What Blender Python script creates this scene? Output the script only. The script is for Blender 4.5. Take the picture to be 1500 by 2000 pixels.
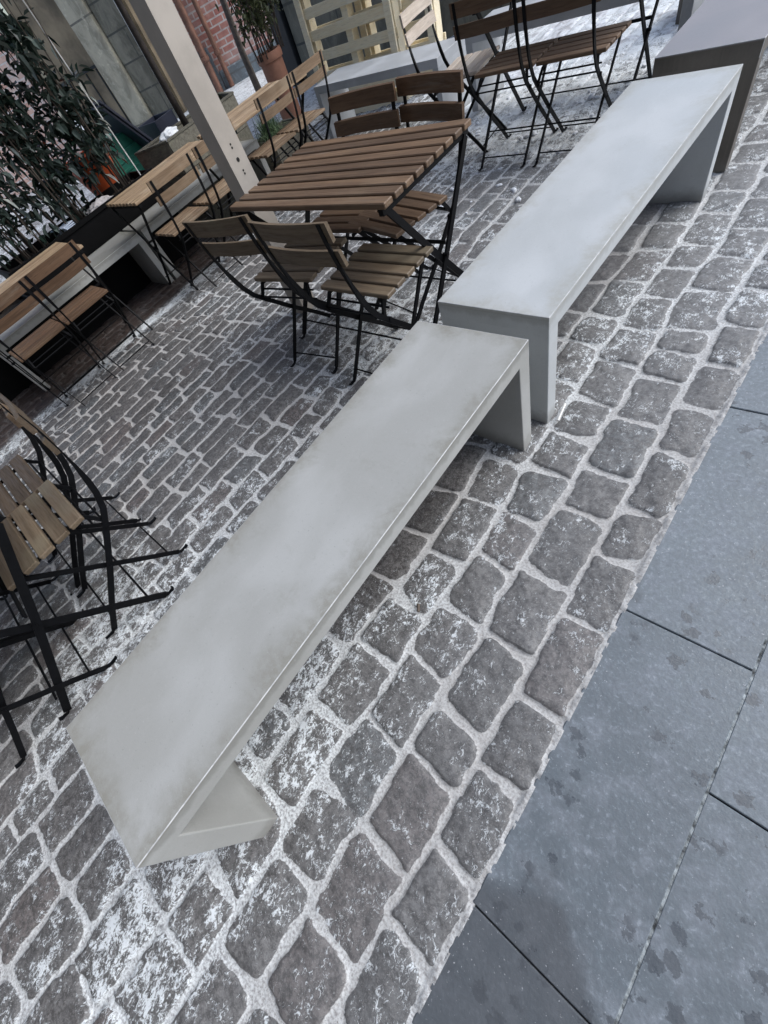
import bpy, bmesh, math, random
import numpy as np
from mathutils import Vector, Matrix, Quaternion
R = math.radians
random.seed(7)
for o in list(bpy.data.objects): bpy.data.objects.remove(o, do_unlink=True)
S = bpy.context.scene
COL = S.collection

# ------------------------------------------------------------------ camera
cam_data = bpy.data.cameras.new('camera')
cam = bpy.data.objects.new('camera', cam_data)
COL.objects.link(cam)
cam.matrix_world = Matrix(((0.7520, -0.3860, 0.5340, 0.908), (0.5820, 0.7700, -0.2620, 0.595),
                           (-0.3110, 0.5080, 0.8040, 1.272), (0, 0, 0, 1)))
cam.matrix_world = Matrix.Translation((0.908, 0.595, 1.272)) @ cam.matrix_world.to_quaternion().normalized().to_matrix().to_4x4()
cam_data.sensor_fit = 'VERTICAL'
cam_data.sensor_height = 36.0
cam_data.sensor_width = 27.0
cam_data.lens = 796.43 / 2000 * 36.0
cam_data.clip_start = 0.02
cam_data.clip_end = 400
S.camera = cam
S.render.resolution_x, S.render.resolution_y = 768, 1024

# ------------------------------------------------------------------ sky, sun, exposure
SUN_EL, SUN_AZ = 46, 44            # azimuth measured from +y towards +x
w = bpy.data.worlds.new('World'); S.world = w; w.use_nodes = True
nt = w.node_tree; bgn = nt.nodes['Background']
sky = nt.nodes.new('ShaderNodeTexSky'); sky.sky_type = 'NISHITA'; sky.sun_disc = False
sky.sun_elevation = R(SUN_EL); sky.sun_rotation = R(SUN_AZ)
sky.air_density = 1.0; sky.dust_density = 2.6; sky.ozone_density = 1.0
nt.links.new(sky.outputs[0], bgn.inputs[0]); bgn.inputs[1].default_value = 0.135
ld = bpy.data.lights.new('sun', 'SUN'); ld.energy = 1.5; ld.angle = R(45); ld.color = (.90, .965, 1)
sun = bpy.data.objects.new('sun', ld); COL.objects.link(sun)
d = Vector((math.sin(R(SUN_AZ)) * math.cos(R(SUN_EL)), math.cos(R(SUN_AZ)) * math.cos(R(SUN_EL)), math.sin(R(SUN_EL))))
sun.rotation_euler = d.to_track_quat('Z', 'Y').to_euler()
S.view_settings.view_transform = 'Standard'; S.view_settings.look = 'None'
S.view_settings.gamma = 1; S.view_settings.exposure = 0.46
S.render.engine = 'CYCLES'
S.cycles.max_bounces = 6; S.cycles.diffuse_bounces = 3

# ------------------------------------------------------------------ node helpers
def mat(name, rough=.6, base=(.5, .5, .5), metallic=0, spec=.5):
    m = bpy.data.materials.new(name); m.use_nodes = True
    n = m.node_tree; p = n.nodes['Principled BSDF']
    p.inputs['Base Color'].default_value = (*base, 1); p.inputs['Roughness'].default_value = rough
    p.inputs['Metallic'].default_value = metallic
    p.inputs['Specular IOR Level'].default_value = spec
    return m, n, p
class N:
    """tiny node graph writer"""
    def __init__(s, nt): s.nt = nt; s.L = nt.links
    def put(s, sock, v):
        if isinstance(v, bpy.types.NodeSocket): s.L.new(v, sock)
        elif v is not None:
            if hasattr(sock, 'default_value') and hasattr(sock.default_value, '__len__') and not hasattr(v, '__len__'): v = (v,) * len(sock.default_value)
            if hasattr(v, '__len__') and len(v) == 3 and len(sock.default_value) == 4: v = (*v, 1)
            sock.default_value = v
    def coord(s, kind='Object'): return s.nt.nodes.new('ShaderNodeTexCoord').outputs[kind]
    def mapping(s, v, scale=(1, 1, 1), rot=(0, 0, 0), loc=(0, 0, 0)):
        n = s.nt.nodes.new('ShaderNodeMapping'); s.put(n.inputs['Vector'], v)
        n.inputs['Scale'].default_value = scale; n.inputs['Rotation'].default_value = rot; n.inputs['Location'].default_value = loc
        return n.outputs[0]
    def noise(s, v, scale, detail=4, rough=.55, dist=0, out='Fac', w=None):
        n = s.nt.nodes.new('ShaderNodeTexNoise')
        if w is not None: n.noise_dimensions = '4D'; s.put(n.inputs['W'], w)
        s.put(n.inputs['Vector'], v); n.inputs['Scale'].default_value = scale
        n.inputs['Detail'].default_value = detail; n.inputs['Roughness'].default_value = rough; n.inputs['Distortion'].default_value = dist
        return n.outputs[out]
    def voronoi(s, v, scale, feature='F1', out='Distance'):
        n = s.nt.nodes.new('ShaderNodeTexVoronoi'); n.feature = feature
        s.put(n.inputs['Vector'], v); n.inputs['Scale'].default_value = scale; return n.outputs[out]
    def wave(s, v, scale, dist=2, detail=3, dscale=1, direction='X'):
        n = s.nt.nodes.new('ShaderNodeTexWave'); n.bands_direction = direction
        s.put(n.inputs['Vector'], v); n.inputs['Scale'].default_value = scale; n.inputs['Distortion'].default_value = dist
        n.inputs['Detail'].default_value = detail; n.inputs['Detail Scale'].default_value = dscale
        return n.outputs['Fac']
    def ramp(s, f, a, b, lo=0., hi=1.):
        n = s.nt.nodes.new('ShaderNodeMapRange'); n.interpolation_type = 'SMOOTHSTEP'
        s.put(n.inputs[0], f); s.put(n.inputs[1], a); s.put(n.inputs[2], b); n.inputs[3].default_value = lo; n.inputs[4].default_value = hi
        return n.outputs[0]
    def math(s, op, a, b=None, c=None, clamp=False):
        n = s.nt.nodes.new('ShaderNodeMath'); n.operation = op; n.use_clamp = clamp
        s.put(n.inputs[0], a)
        if b is not None: s.put(n.inputs[1], b)
        if c is not None: s.put(n.inputs[2], c)
        return n.outputs[0]
    def mix(s, f, a, b, mode='MIX'):
        n = s.nt.nodes.new('ShaderNodeMix'); n.data_type = 'RGBA'; n.blend_type = mode
        s.put(n.inputs[0], f); s.put(n.inputs[6], a); s.put(n.inputs[7], b); return n.outputs[2]
    def attr(s, name, out='Fac'):
        n = s.nt.nodes.new('ShaderNodeAttribute'); n.attribute_name = name; return n.outputs[out]
    def bump(s, h, strength, dist, normal=None):
        n = s.nt.nodes.new('ShaderNodeBump'); s.put(n.inputs['Height'], h)
        n.inputs['Strength'].default_value = strength; n.inputs['Distance'].default_value = dist
        if normal is not None: s.put(n.inputs['Normal'], normal)
        return n.outputs[0]
    def sep(s, v):
        n = s.nt.nodes.new('ShaderNodeSeparateXYZ'); s.put(n.inputs[0], v); return n.outputs
    def rnd(s): return s.nt.nodes.new('ShaderNodeObjectInfo').outputs['Random']

# ------------------------------------------------------------------ materials
def m_concrete(name, c0, c1, stain, lx=.401, ly=1.528, stain_amt=1.0, vertical_streak=False):
    m, nt, p = mat(name, .55)
    g = N(nt); v = g.coord()
    r = g.rnd()
    off = nt.nodes.new('ShaderNodeVectorMath'); off.operation = 'ADD'
    cmb = nt.nodes.new('ShaderNodeCombineXYZ'); g.put(cmb.inputs[0], g.math('MULTIPLY', r, 37.)); g.put(cmb.inputs[1], g.math('MULTIPLY', r, 91.))
    g.put(off.inputs[0], v); g.put(off.inputs[1], cmb.outputs[0]); vo = off.outputs[0]
    x, y, z = g.sep(v)[:3]
    cloud = g.noise(g.mapping(vo, (1.2, .8, 1)), 4.0, 4, .5, .3)
    col = g.mix(g.ramp(cloud, .36, .66), c0, c1)
    wisp = g.ramp(g.noise(g.mapping(vo, (2.6, 1., 1), rot=(0, 0, .5)), 9, 6, .62, 1.2), .52, .72)
    col = g.mix(g.math('MULTIPLY', wisp, .09), col, tuple(min(1, q * 1.22) for q in c1))
    # damp stain that creeps in from the rim of the seat
    ex = g.math('MINIMUM', x, g.math('SUBTRACT', lx, x)); ey = g.math('MINIMUM', y, g.math('SUBTRACT', ly, y))
    e = g.math('MINIMUM', ex, ey)
    e = g.math('SUBTRACT', e, g.math('MULTIPLY', g.math('SUBTRACT', g.noise(vo, 7, 6, .65, .8), .5), .20))
    topm = g.ramp(z, .440, .446)
    st = g.math('MULTIPLY', g.math('MULTIPLY', g.ramp(e, -.020, .075, 1, 0), topm), stain_amt)
    spl = g.ramp(g.noise(vo, 42, 6, .75), .34, .60, .45, .95)
    col = g.mix(g.math('MULTIPLY', st, spl), col, stain)
    blot = g.math('MULTIPLY', g.ramp(g.noise(vo, 3.1, 6, .72, 1.0), .56, .70), g.ramp(g.noise(vo, 60, 5, .75), .38, .6))
    col = g.mix(g.math('MULTIPLY', g.math('MULTIPLY', blot, topm), .35 * stain_amt), col, stain)
    # drip band below the rim, splashed dirt at the foot of the legs
    drip = g.math('MULTIPLY', g.ramp(g.math('ADD', z, g.math('MULTIPLY', g.math('SUBTRACT', g.noise(g.mapping(vo, (14, 14, 3)), 1.6, 4, .6), .5), .05)), .418, .436), g.ramp(z, .449, .443))
    col = g.mix(g.math('MULTIPLY', drip, .45 * stain_amt), col, tuple(q * .62 for q in stain))
    foot = g.ramp(g.math('ADD', z, g.math('MULTIPLY', g.math('SUBTRACT', g.noise(vo, 18, 5, .65), .5), .10)), .075, .01)
    col = g.mix(g.math('MULTIPLY', foot, .5), col, (.16, .15, .135))
    pit = g.ramp(g.voronoi(vo, 52), .05, .11, 1, 0)
    pitm = g.ramp(g.noise(vo, 9, 2), .44, .56)
    col = g.mix(g.math('MULTIPLY', g.math('MULTIPLY', pit, pitm), .4), col, tuple(q * .5 for q in c0))
    grain = g.noise(vo, 420, 2, .5)
    col = g.mix(.16, col, g.mix(grain, (.12, .12, .12), (1, 1, 1)), 'SOFT_LIGHT')
    if vertical_streak:
        col = g.mix(g.ramp(z, .448, .4535), col, g.mix(g.ramp(cloud, .3, .7), (.25, .24, .255), (.31, .30, .32)))
        s2 = g.math('MULTIPLY', g.ramp(z, .445, .44), g.ramp(g.noise(g.mapping(vo, (60, 60, 1.2)), 1.5, 4, .6), .45, .62))
        col = g.mix(g.math('MULTIPLY', s2, .35), col, tuple(q * 1.5 for q in c0))
    spk = g.noise(vo, 130, 4, .8)
    col = g.mix(g.ramp(spk, .58, .70, 0, .30), col, tuple(q * .62 for q in c0)); col = g.mix(g.ramp(spk, .40, .30, 0, .35), col, tuple(min(1, q * 1.25) for q in c1))
    g.put(p.inputs['Base Color'], col)
    g.put(p.inputs['Roughness'], g.ramp(cloud, .3, .7, .36, .52))
    h = g.math('ADD', g.math('MULTIPLY', grain, .3), g.noise(vo, 25, 5, .6))
    h = g.math('SUBTRACT', h, g.math('MULTIPLY', g.math('MULTIPLY', pit, pitm), .8))
    g.put(p.inputs['Normal'], g.bump(h, .15, .003))
    return m
M = {}
M['concrete'] = m_concrete('pale_concrete', (.50, .525, .535), (.56, .585, .60), (.38, .375, .33), stain_amt=.7)
M['concrete_old'] = m_concrete('warm_concrete', (.385, .388, .372), (.445, .452, .442), (.285, .278, .245), stain_amt=1.0)
M['concrete_brown'] = m_concrete('brown_grey_concrete', (.095, .083, .07), (.14, .125, .11), (.10, .088, .075), stain_amt=.4, vertical_streak=True)
M['concrete_purple'] = m_concrete('smooth_grey_concrete', (.40, .42, .44), (.50, .52, .545), (.38, .39, .40), stain_amt=.2)
def m_edge():
    m, nt, p = mat('chipped_pale_edge', .7); g = N(nt); v = g.coord()
    g.put(p.inputs['Base Color'], g.mix(g.ramp(g.noise(v, 22, 4, .7), .34, .60), (.42, .43, .44), (.64, .65, .66)))
    return m
M['edge'] = m_edge()

def m_wood(name, c0, c1, c2, grain_axis='X', rough=.55, worn=.3):
    m, nt, p = mat(name, rough); g = N(nt); v = g.coord(); r = g.rnd()
    sc = {'X': (1.2, 22, 22), 'Y': (22, 1.2, 22), 'Z': (22, 22, 1.2)}[grain_axis]
    vm = g.mapping(v, sc)
    w4 = g.math('MULTIPLY', r, 23.)
    n1 = g.noise(vm, 2.2, 6, .65, .5, w=w4); n2 = g.noise(vm, 9., 4, .6, .2, w=w4); n3 = g.noise(v, 5, 3, .5, w=w4)
    isl = nt.nodes.new('ShaderNodeNewGeometry').outputs['Random Per Island']
    col = g.mix(g.ramp(n1, .3, .7), c0, c1)
    col = g.mix(g.ramp(n2, .5, .75, 0, .55), col, tuple(q * .55 for q in c0))
    col = g.mix(g.math('MULTIPLY', g.ramp(n3, .5, .7), worn), col, c2)
    col = g.mix(.75, col, g.mix(isl, (.26, .26, .26), (.74, .71, .67)), 'SOFT_LIGHT')
    wr = g.ramp(g.noise(vm, 1.1, 5, .7, .8, w=w4), .55, .72); col = g.mix(g.math('MULTIPLY', wr, .35), col, (.26, .235, .20))
    g.put(p.inputs['Base Color'], col)
    g.put(p.inputs['Roughness'], g.ramp(n2, .3, .7, rough - .1, rough + .15))
    g.put(p.inputs['Normal'], g.bump(g.math('ADD', n1, n2), .35, .0015))
    return m
M['wood_table'] = m_wood('brown_oiled_wood', (.105, .064, .038), (.190, .122, .075), (.22, .16, .105))
M['wood_chair'] = m_wood('weathered_chair_wood', (.115, .085, .055), (.185, .140, .095), (.20, .175, .125), worn=.6)
M['wood_back'] = m_wood('brown_backrest_wood', (.095, .055, .031), (.165, .100, .058), (.19, .13, .085), worn=.2)
M['wood_dark'] = m_wood('darker_chair_wood', (.075, .052, .034), (.135, .098, .066), (.16, .135, .095), worn=.5)  # darker brown tone of the weathered chair wood
M['wood_tan'] = m_wood('tan_wood', (.19, .125, .075), (.32, .225, .145), (.40, .32, .23), worn=.5)
M['wood_tan_y'] = m_wood('tan_wood_row_table', (.26, .18, .11), (.44, .32, .21), (.52, .42, .31), worn=.5)
M['wood_mid'] = m_wood('brown_row_chair_wood', (.10, .055, .03), (.18, .105, .06), (.22, .15, .09), worn=.3)
M['wood_pale'] = m_wood('bleached_wood', (.50, .42, .35), (.68, .60, .52), (.72, .66, .58))
M['pallet'] = m_wood('raw_pallet_pine', (.90, .77, .54), (.95, .86, .66), (.95, .90, .76), rough=.75, worn=.4)
M['grey_wood'] = m_wood('silvered_planter_wood', (.10, .095, .078), (.20, .19, .155), (.16, .17, .12), rough=.8)
def simple(name, base, rough=.5, metallic=0, var=.15, scale=12, bump=0, spec=.5):
    m, nt, p = mat(name, rough, base, metallic, spec); g = N(nt); v = g.coord()
    n = g.noise(v, scale, 5, .6)
    g.put(p.inputs['Base Color'], g.mix(g.ramp(n, .3, .7), tuple(q * (1 - var) for q in base), tuple(min(1, q * (1 + var)) for q in base)))
    if bump: g.put(p.inputs['Normal'], g.bump(g.noise(v, scale * 3, 4, .6), bump, .004))
    return m
M['black_metal'] = simple('black_painted_steel', (.0035, .0038, .005), .55, 0, .3, 40, spec=.18)
M['steel'] = simple('worn_bolt_steel', (.5, .5, .5), .35, .9)
M['dark_rubber'] = simple('dark_foot_cap', (.05, .05, .05), .7)
M['white_paint'] = simple('cream_painted_aluminium', (.46, .42, .375), .5, 0, .10, 7)
M['black_planter'] = simple('black_planter_plastic', (.0035, .0035, .004), .6, 0, .3, 5, spec=.12)
M['black_hole'] = simple('dark_recess', (.01, .01, .01), .8)
M['soil'] = simple('dark_soil', (.05, .04, .03), .95, 0, .4, 40, .8)
M['terracotta'] = simple('terracotta', (.42, .20, .13), .7, 0, .15, 8, .15)
M['orange'] = simple('orange_plastic', (.80, .15, .05), .45, 0, .2, 6)
M['navy'] = simple('navy_plastic', (.035, .04, .065), .45, 0, .2, 6)
M['green'] = simple('green_plastic', (.03, .22, .15), .4, 0, .25, 6)
M['white_metal'] = simple('white_rod', (.8, .8, .78), .35)
M['paper'] = simple('pale_blue_paper', (.55, .62, .75), .8, 0, .1)
M['snow_dirty'] = simple('dirty_snow', (.52, .49, .49), .7, 0, .2, 30, .8)
M['snow'] = simple('old_snow', (.80, .83, .88), .6, 0, .08, 30, .6)
M['black_col'] = simple('charcoal_downpipe', (.015, .017, .02), .5)
M['rust'] = simple('rusty_copper_pipe', (.20, .10, .07), .5, .2, .3, 9)
M['plank_dark'] = simple('brown_panel', (.25, .195, .125), .6, 0, .5, 1.6, .2)

def m_leaf(name, a, b, rough=.35):
    m, nt, p = mat(name, rough); g = N(nt)
    isl = nt.nodes.new('ShaderNodeNewGeometry').outputs['Random Per Island']
    g.put(p.inputs['Base Color'], g.mix(g.math('POWER', isl, 1.8), a, b))
    p.inputs['Transmission Weight'].default_value = 0
    return m
M['block_dark'] = simple('dark_skylight_block', (.055, .048, .04), .7, 0, .3, 3, .2)  # dark so the added wall behind the viewer bounces little light
M['leaf'] = m_leaf('glossy_dark_leaf', (.014, .028, .020), (.12, .155, .14), .22)
M['leaf2'] = m_leaf('olive_leaf', (.07, .085, .035), (.20, .22, .10), .45)
M['grass'] = m_leaf('grass_blade', (.06, .11, .05), (.22, .30, .16), .5)
M['bark_dark'] = simple('dark_wet_bark', (.035, .028, .025), .8, 0, .4, 20, .5)
M['bark'] = simple('grey_brown_bark', (.10, .08, .065), .85, 0, .3, 20, .5)

def m_brick(name, a, b, mortar, scale=1, white=.0):
    m, nt, p = mat(name, .8); g = N(nt); v = g.coord()
    x, y, z = g.sep(v)[:3]
    cmb = nt.nodes.new('ShaderNodeCombineXYZ'); g.put(cmb.inputs[0], x); g.put(cmb.inputs[1], z)
    br = nt.nodes.new('ShaderNodeTexBrick'); g.put(br.inputs['Vector'], cmb.outputs[0])
    br.inputs['Color1'].default_value = (*a, 1); br.inputs['Color2'].default_value = (*b, 1); br.inputs['Mortar'].default_value = (*mortar, 1)
    br.inputs['Scale'].default_value = scale; br.inputs['Mortar Size'].default_value = .014; br.inputs['Brick Width'].default_value = .27
    br.inputs['Row Height'].default_value = .098; br.inputs['Bias'].default_value = .1; br.inputs['Mortar Smooth'].default_value = .3
    n = g.noise(v, 6, 5, .65); col = g.mix(g.ramp(n, .35, .7, 0, .5), br.outputs['Color'], tuple(q * .55 for q in a))
    if white: col = g.mix(g.math('MULTIPLY', g.ramp(g.noise(v, 1.3, 5, .6), .48, .62), white), col, (.62, .56, .53))
    g.put(p.inputs['Base Color'], col)
    g.put(p.inputs['Normal'], g.bump(g.math('ADD', g.math('MULTIPLY', br.outputs['Fac'], -1), g.math('MULTIPLY', n, .4)), .6, .012))
    return m
M['brick'] = m_brick('red_brick', (.42, .16, .13), (.54, .28, .23), (.66, .62, .60), white=.35)
M['brick_pink'] = m_brick('pale_pink_brick', (.78, .46, .36), (.88, .64, .54), (.85, .80, .77), white=.4)
def m_stone(name, a, b, block=(1.0, .42), mortar=(.10, .10, .09)):
    m, nt, p = mat(name, .85); g = N(nt); v = g.coord()
    x, y, z = g.sep(v)[:3]
    cmb = nt.nodes.new('ShaderNodeCombineXYZ'); g.put(cmb.inputs[0], x); g.put(cmb.inputs[1], z)
    br = nt.nodes.new('ShaderNodeTexBrick'); g.put(br.inputs['Vector'], cmb.outputs[0])
    br.inputs['Color1'].default_value = (*a, 1); br.inputs['Color2'].default_value = (*b, 1); br.inputs['Mortar'].default_value = (*mortar, 1)
    br.inputs['Scale'].default_value = 1; br.inputs['Mortar Size'].default_value = .014; br.inputs['Brick Width'].default_value = block[0]
    br.inputs['Row Height'].default_value = block[1]
    n = g.noise(g.mapping(v, (1, 1, .5)), 3.2, 7, .7, .8)
    col = g.mix(g.ramp(n, .38, .62, 0, .75), br.outputs['Color'], tuple(q * .45 for q in a))
    col = g.mix(g.ramp(g.noise(v, 9, 5, .7), .55, .75, 0, .5), col, tuple(min(1, q * 1.5) for q in b))
    g.put(p.inputs['Base Color'], col)
    g.put(p.inputs['Normal'], g.bump(g.math('ADD', g.math('MULTIPLY', br.outputs['Fac'], -1), n), .7, .02))
    return m
M['stone_dark'] = m_stone('mossy_stone_blocks', (.22, .205, .16), (.30, .28, .22))
M['stone_pale'] = m_stone('pale_limestone', (.56, .51, .39), (.68, .63, .50), (2.5, 1.6), (.2, .19, .16))
M['stone_plinth'] = m_stone('blue_grey_plinth', (.24, .28, .31), (.32, .37, .41), (3, 1.5), (.2, .2, .2))

# ------------------------------------------------------------------ object helpers
def link(name, me, m=None, parent=None):
    o = bpy.data.objects.new(name, me); COL.objects.link(o)
    for q in (m if isinstance(m, (list, tuple)) else [m]):
        if q is not None: me.materials.append(q)
    if parent is not None: o.parent = parent
    return o
def obj(name, bm, m=None, parent=None, smooth=False, angle=None):
    me = bpy.data.meshes.new(name); bmesh.ops.recalc_face_normals(bm, faces=bm.faces[:])
    if smooth:
        for f in bm.faces: f.smooth = True
    bm.to_mesh(me); bm.free()
    if smooth and angle: me.set_sharp_from_angle(angle=R(angle))
    return link(name, me, m, parent)
def tag(o, label=None, cat=None, group=None, kind=None):
    if label: o['label'] = label
    if cat: o['category'] = cat
    if group: o['group'] = group
    if kind: o['kind'] = kind
    return o
def thing(name, label, cat, loc=(0, 0, 0), rz=0, group=None):
    o = bpy.data.objects.new(name, None); COL.objects.link(o); o.empty_display_size = .1
    o.location = loc; o.rotation_euler = (0, 0, rz)
    return tag(o, label, cat, group)
def copy_tree(o, parent=None):
    c = o.copy(); COL.objects.link(c); c.parent = parent
    for ch in list(o.children): copy_tree(ch, c)
    return c
def box(bm, lo, hi, bev=0, seg=1, mtx=None):
    lo, hi = Vector(lo), Vector(hi); c = (lo + hi) / 2; s = hi - lo
    r = bmesh.ops.create_cube(bm, size=1, matrix=(mtx or Matrix()) @ Matrix.Translation(c) @ Matrix.Diagonal((*s, 1)))
    if bev:
        es = list({e for v in r['verts'] for e in v.link_edges})
        bmesh.ops.bevel(bm, geom=es, offset=bev, segments=seg, affect='EDGES', profile=.6)
def sweep(bm, pts, axis, wa, wn, round_=False):
    """rectangular bar along pts; wa = width along 'axis', wn = width across it (numbers or lists)"""
    pts = [Vector(p) for p in pts]; axis = Vector(axis).normalized(); n = len(pts)
    wa = wa if hasattr(wa, '__len__') else [wa] * n; wn = wn if hasattr(wn, '__len__') else [wn] * n
    rings = []
    for i, p in enumerate(pts):
        t = (pts[min(i + 1, n - 1)] - pts[max(i - 1, 0)]).normalized()
        a = (axis - axis.dot(t) * t).normalized(); b = t.cross(a)
        rings.append([bm.verts.new(p + a * (sa * wa[i] / 2) + b * (sb * wn[i] / 2)) for sa, sb in ((1, 1), (-1, 1), (-1, -1), (1, -1))])
    for i in range(n - 1):
        for k in range(4): bm.faces.new((rings[i][k], rings[i][(k + 1) % 4], rings[i + 1][(k + 1) % 4], rings[i + 1][k]))
    bm.faces.new(rings[0]); bm.faces.new(rings[-1])
def tube(bm, pts, r, seg=8, cap=True):
    pts = [Vector(p) for p in pts]; n = len(pts); r = r if hasattr(r, '__len__') else [r] * n
    prev = None; rings = []
    for i, p in enumerate(pts):
        t = (pts[min(i + 1, n - 1)] - pts[max(i - 1, 0)]).normalized()
        if prev is None: a = t.orthogonal().normalized()
        else: a = (prev - prev.dot(t) * t).normalized()
        prev = a; b = t.cross(a)
        rings.append([bm.verts.new(p + (a * math.cos(2 * math.pi * k / seg) + b * math.sin(2 * math.pi * k / seg)) * r[i]) for k in range(seg)])
    for i in range(n - 1):
        for k in range(seg): bm.faces.new((rings[i][k], rings[i][(k + 1) % seg], rings[i + 1][(k + 1) % seg], rings[i + 1][k]))
    if cap: bm.faces.new(rings[0]); bm.faces.new(rings[-1])
def lathe(bm, prof, seg=32, c=(0, 0, 0)):
    rings = []
    for r, z in prof: rings.append([bm.verts.new((c[0] + r * math.cos(2 * math.pi * k / seg), c[1] + r * math.sin(2 * math.pi * k / seg), c[2] + z)) for k in range(seg)])
    for a, b in zip(rings, rings[1:]):
        for k in range(seg): bm.faces.new((a[k], a[(k + 1) % seg], b[(k + 1) % seg], b[k]))
    bm.faces.new(rings[0]); bm.faces.new(rings[-1])

# ------------------------------------------------------------------ numpy noise and the ground
def vnoise(x, y, scale, seed):
    rs = np.random.RandomState(seed); T = rs.rand(256, 256)
    X = x * scale + 77.3; Y = y * scale + 31.7
    xi = np.floor(X).astype(int); yi = np.floor(Y).astype(int); fx = X - xi; fy = Y - yi
    fx = fx * fx * (3 - 2 * fx); fy = fy * fy * (3 - 2 * fy)
    a = T[xi % 256, yi % 256]; b = T[(xi + 1) % 256, yi % 256]; c = T[xi % 256, (yi + 1) % 256]; dd = T[(xi + 1) % 256, (yi + 1) % 256]
    return (a * (1 - fx) + b * fx) * (1 - fy) + (c * (1 - fx) + dd * fx) * fy
def fbm(x, y, scale, seed, oct=4, gain=.5):
    s = 0; amp = 1; t = 0
    for i in range(oct): s = s + amp * vnoise(x, y, scale * 2 ** i, seed + i); t += amp; amp *= gain
    return s / t
def gz(x, y=0):
    return -0.05 * min(3.2, max(0, -x - .9))
SLAB_X = 0.905
def build_ground():
    def axis(segs):
        out = []
        for a, b, st in segs: out.append(np.arange(a, b - st * .4, st))
        return np.concatenate(out + [np.array([segs[-1][1]])])
    xs = axis([(-40, -12, 2.0), (-12, -6, .12), (-6, -4.2, .04), (-4.2, -1.3, .011), (-1.3, SLAB_X + .0085, .0055)])
    ys = axis([(-30, -3, 3.0), (-3, -1.0, .04), (-1.0, 2.6, .0055), (2.6, 6.0, .012), (6, 9, .05), (9, 15, .2), (15, 40, 2.5)])
    nx, ny = len(xs), len(ys)
    X, Y = np.meshgrid(xs, ys, indexing='ij')
    # joints wander a little
    Xw = X + (fbm(X, Y, 2.2, 11, 2) - .5) * .05 + (vnoise(X, Y, 9, 15) - .5) * .014
    Xw = np.where(X > .7, X + (Xw - X) * np.clip((SLAB_X - X) / .2, 0, 1), Xw)
    Yw = Y + (vnoise(X, Y, 8, 16) - .5) * .02
    # row boundaries, right to left
    rs = np.random.RandomState(5)
    b = [SLAB_X, .770, .602, .445, .286, .130, -.015]
    while b[-1] > -.5: b.append(b[-1] - rs.uniform(.125, .145))
    while b[-1] > -12.5: b.append(b[-1] - rs.uniform(.112, .134))
    b = np.array(b)
    fixed = {0: [2.50, 2.287, 2.069, 1.854, 1.64, 1.398, 1.208, .983, .719, .509, .305, .1, -.1],
             1: [2.47, 2.23, 2.10, 1.95, 1.74, 1.49, 1.32, 1.06, .81, .57, .42, .21, -.02],
             2: [2.4, 2.2, 2.0, 1.78, 1.6, 1.42, 1.22, 1.02, .82, .64, .41, .21, .02],
             3: [1.21, .96, .76, .57, .34, .08, -.15], 4: [1.2, 1.0, .79, .53, .26, .10, -.1]}
    idx = np.clip(np.searchsorted(-b, -Xw) - 1, 0, len(b) - 2)
    H = np.zeros_like(X); MK = np.zeros_like(X); RN = np.zeros_like(X); RT = np.zeros_like(X)
    for k in range(len(b) - 1):
        sel = idx == k
        if not sel.any(): continue
        wk = b[k] - b[k + 1]
        lo, hi = (.17, .25) if k < 6 else ((.16, .26) if k < 12 else (.15, .29))
        js = list(fixed.get(k, [])); y = (min(js) if js else 15.0)
        if js:
            top = max(js)
            while top < 15: top += rs.uniform(lo, hi); js.append(top)
        while y > -4: y -= rs.uniform(lo, hi); js.append(y)
        if not fixed.get(k): js.append(15.0)
        js = np.sort(np.array(js)); nj = len(js)
        xx = Xw[sel]; yy = Yw[sel]
        si = np.clip(np.searchsorted(js, yy) - 1, 0, nj - 2)
        # each stone: own gap, skew, height, tilt
        gapx = rs.uniform(.005, .011, nj) * (1.0 if k > 6 else 1.05); gapy = rs.uniform(.004, .012, nj) * (1.0 if k > 6 else 1.1)
        skew = rs.uniform(-.20, .20, nj); hh = rs.uniform(-.004, .004, nj); tx = rs.uniform(-.03, .03, nj); ty = rs.uniform(-.02, .02, nj)
        rr = rs.rand(nj); rr2 = rs.rand(nj)
        ylo = js[si]; yhi = js[si + 1]; cy = (ylo + yhi) / 2; hy = (yhi - ylo) / 2 - gapy[si]
        cx = (b[k] + b[k + 1]) / 2; hx = wk / 2 - gapx[si]
        lx = xx - cx; ly = yy - cy + skew[si] * lx
        if k == 0: hx = hx + .0
        jag = (fbm(X[sel], Y[sel], 26, 40 + k % 7, 3) - .5) * .018
        rad = np.where(rr2[si] > .5, .026, .014) * (1.05 if k < 7 else .9)
        rad = np.minimum(rad, np.minimum(hx, hy) * .8)
        qx = np.abs(lx) - (hx - rad); qy = np.abs(ly) - (hy - rad)
        sd = np.hypot(np.maximum(qx, 0), np.maximum(qy, 0)) + np.minimum(np.maximum(qx, qy), 0) - rad + jag
        m = np.clip(-sd / .007 + .25, 0, 1); m = m * m * (3 - 2 * m)
        dome = np.clip(-sd / .05, 0, 1) ** .6
        bumps = (fbm(X[sel], Y[sel], 30, 60, 4, .6) - .5) * .008 + (fbm(X[sel], Y[sel], 9, 66, 2) - .5) * .008
        H[sel] = m * (.007 + .006 * dome + hh[si] + tx[si] * lx + ty[si] * ly + bumps)
        MK[sel] = m; RN[sel] = rr[si]; RT[sel] = rr2[si]
    # how much old snow / road salt lies where; thinner under benches, far right raised for sky sheen
    def blob(cx, cy, rx, ry, a=0): 
        c, s_ = math.cos(a), math.sin(a); dx, dy = X - cx, Y - cy
        return np.exp(-(((dx * c + dy * s_) / rx) ** 2 + ((-dx * s_ + dy * c) / ry) ** 2))
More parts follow.
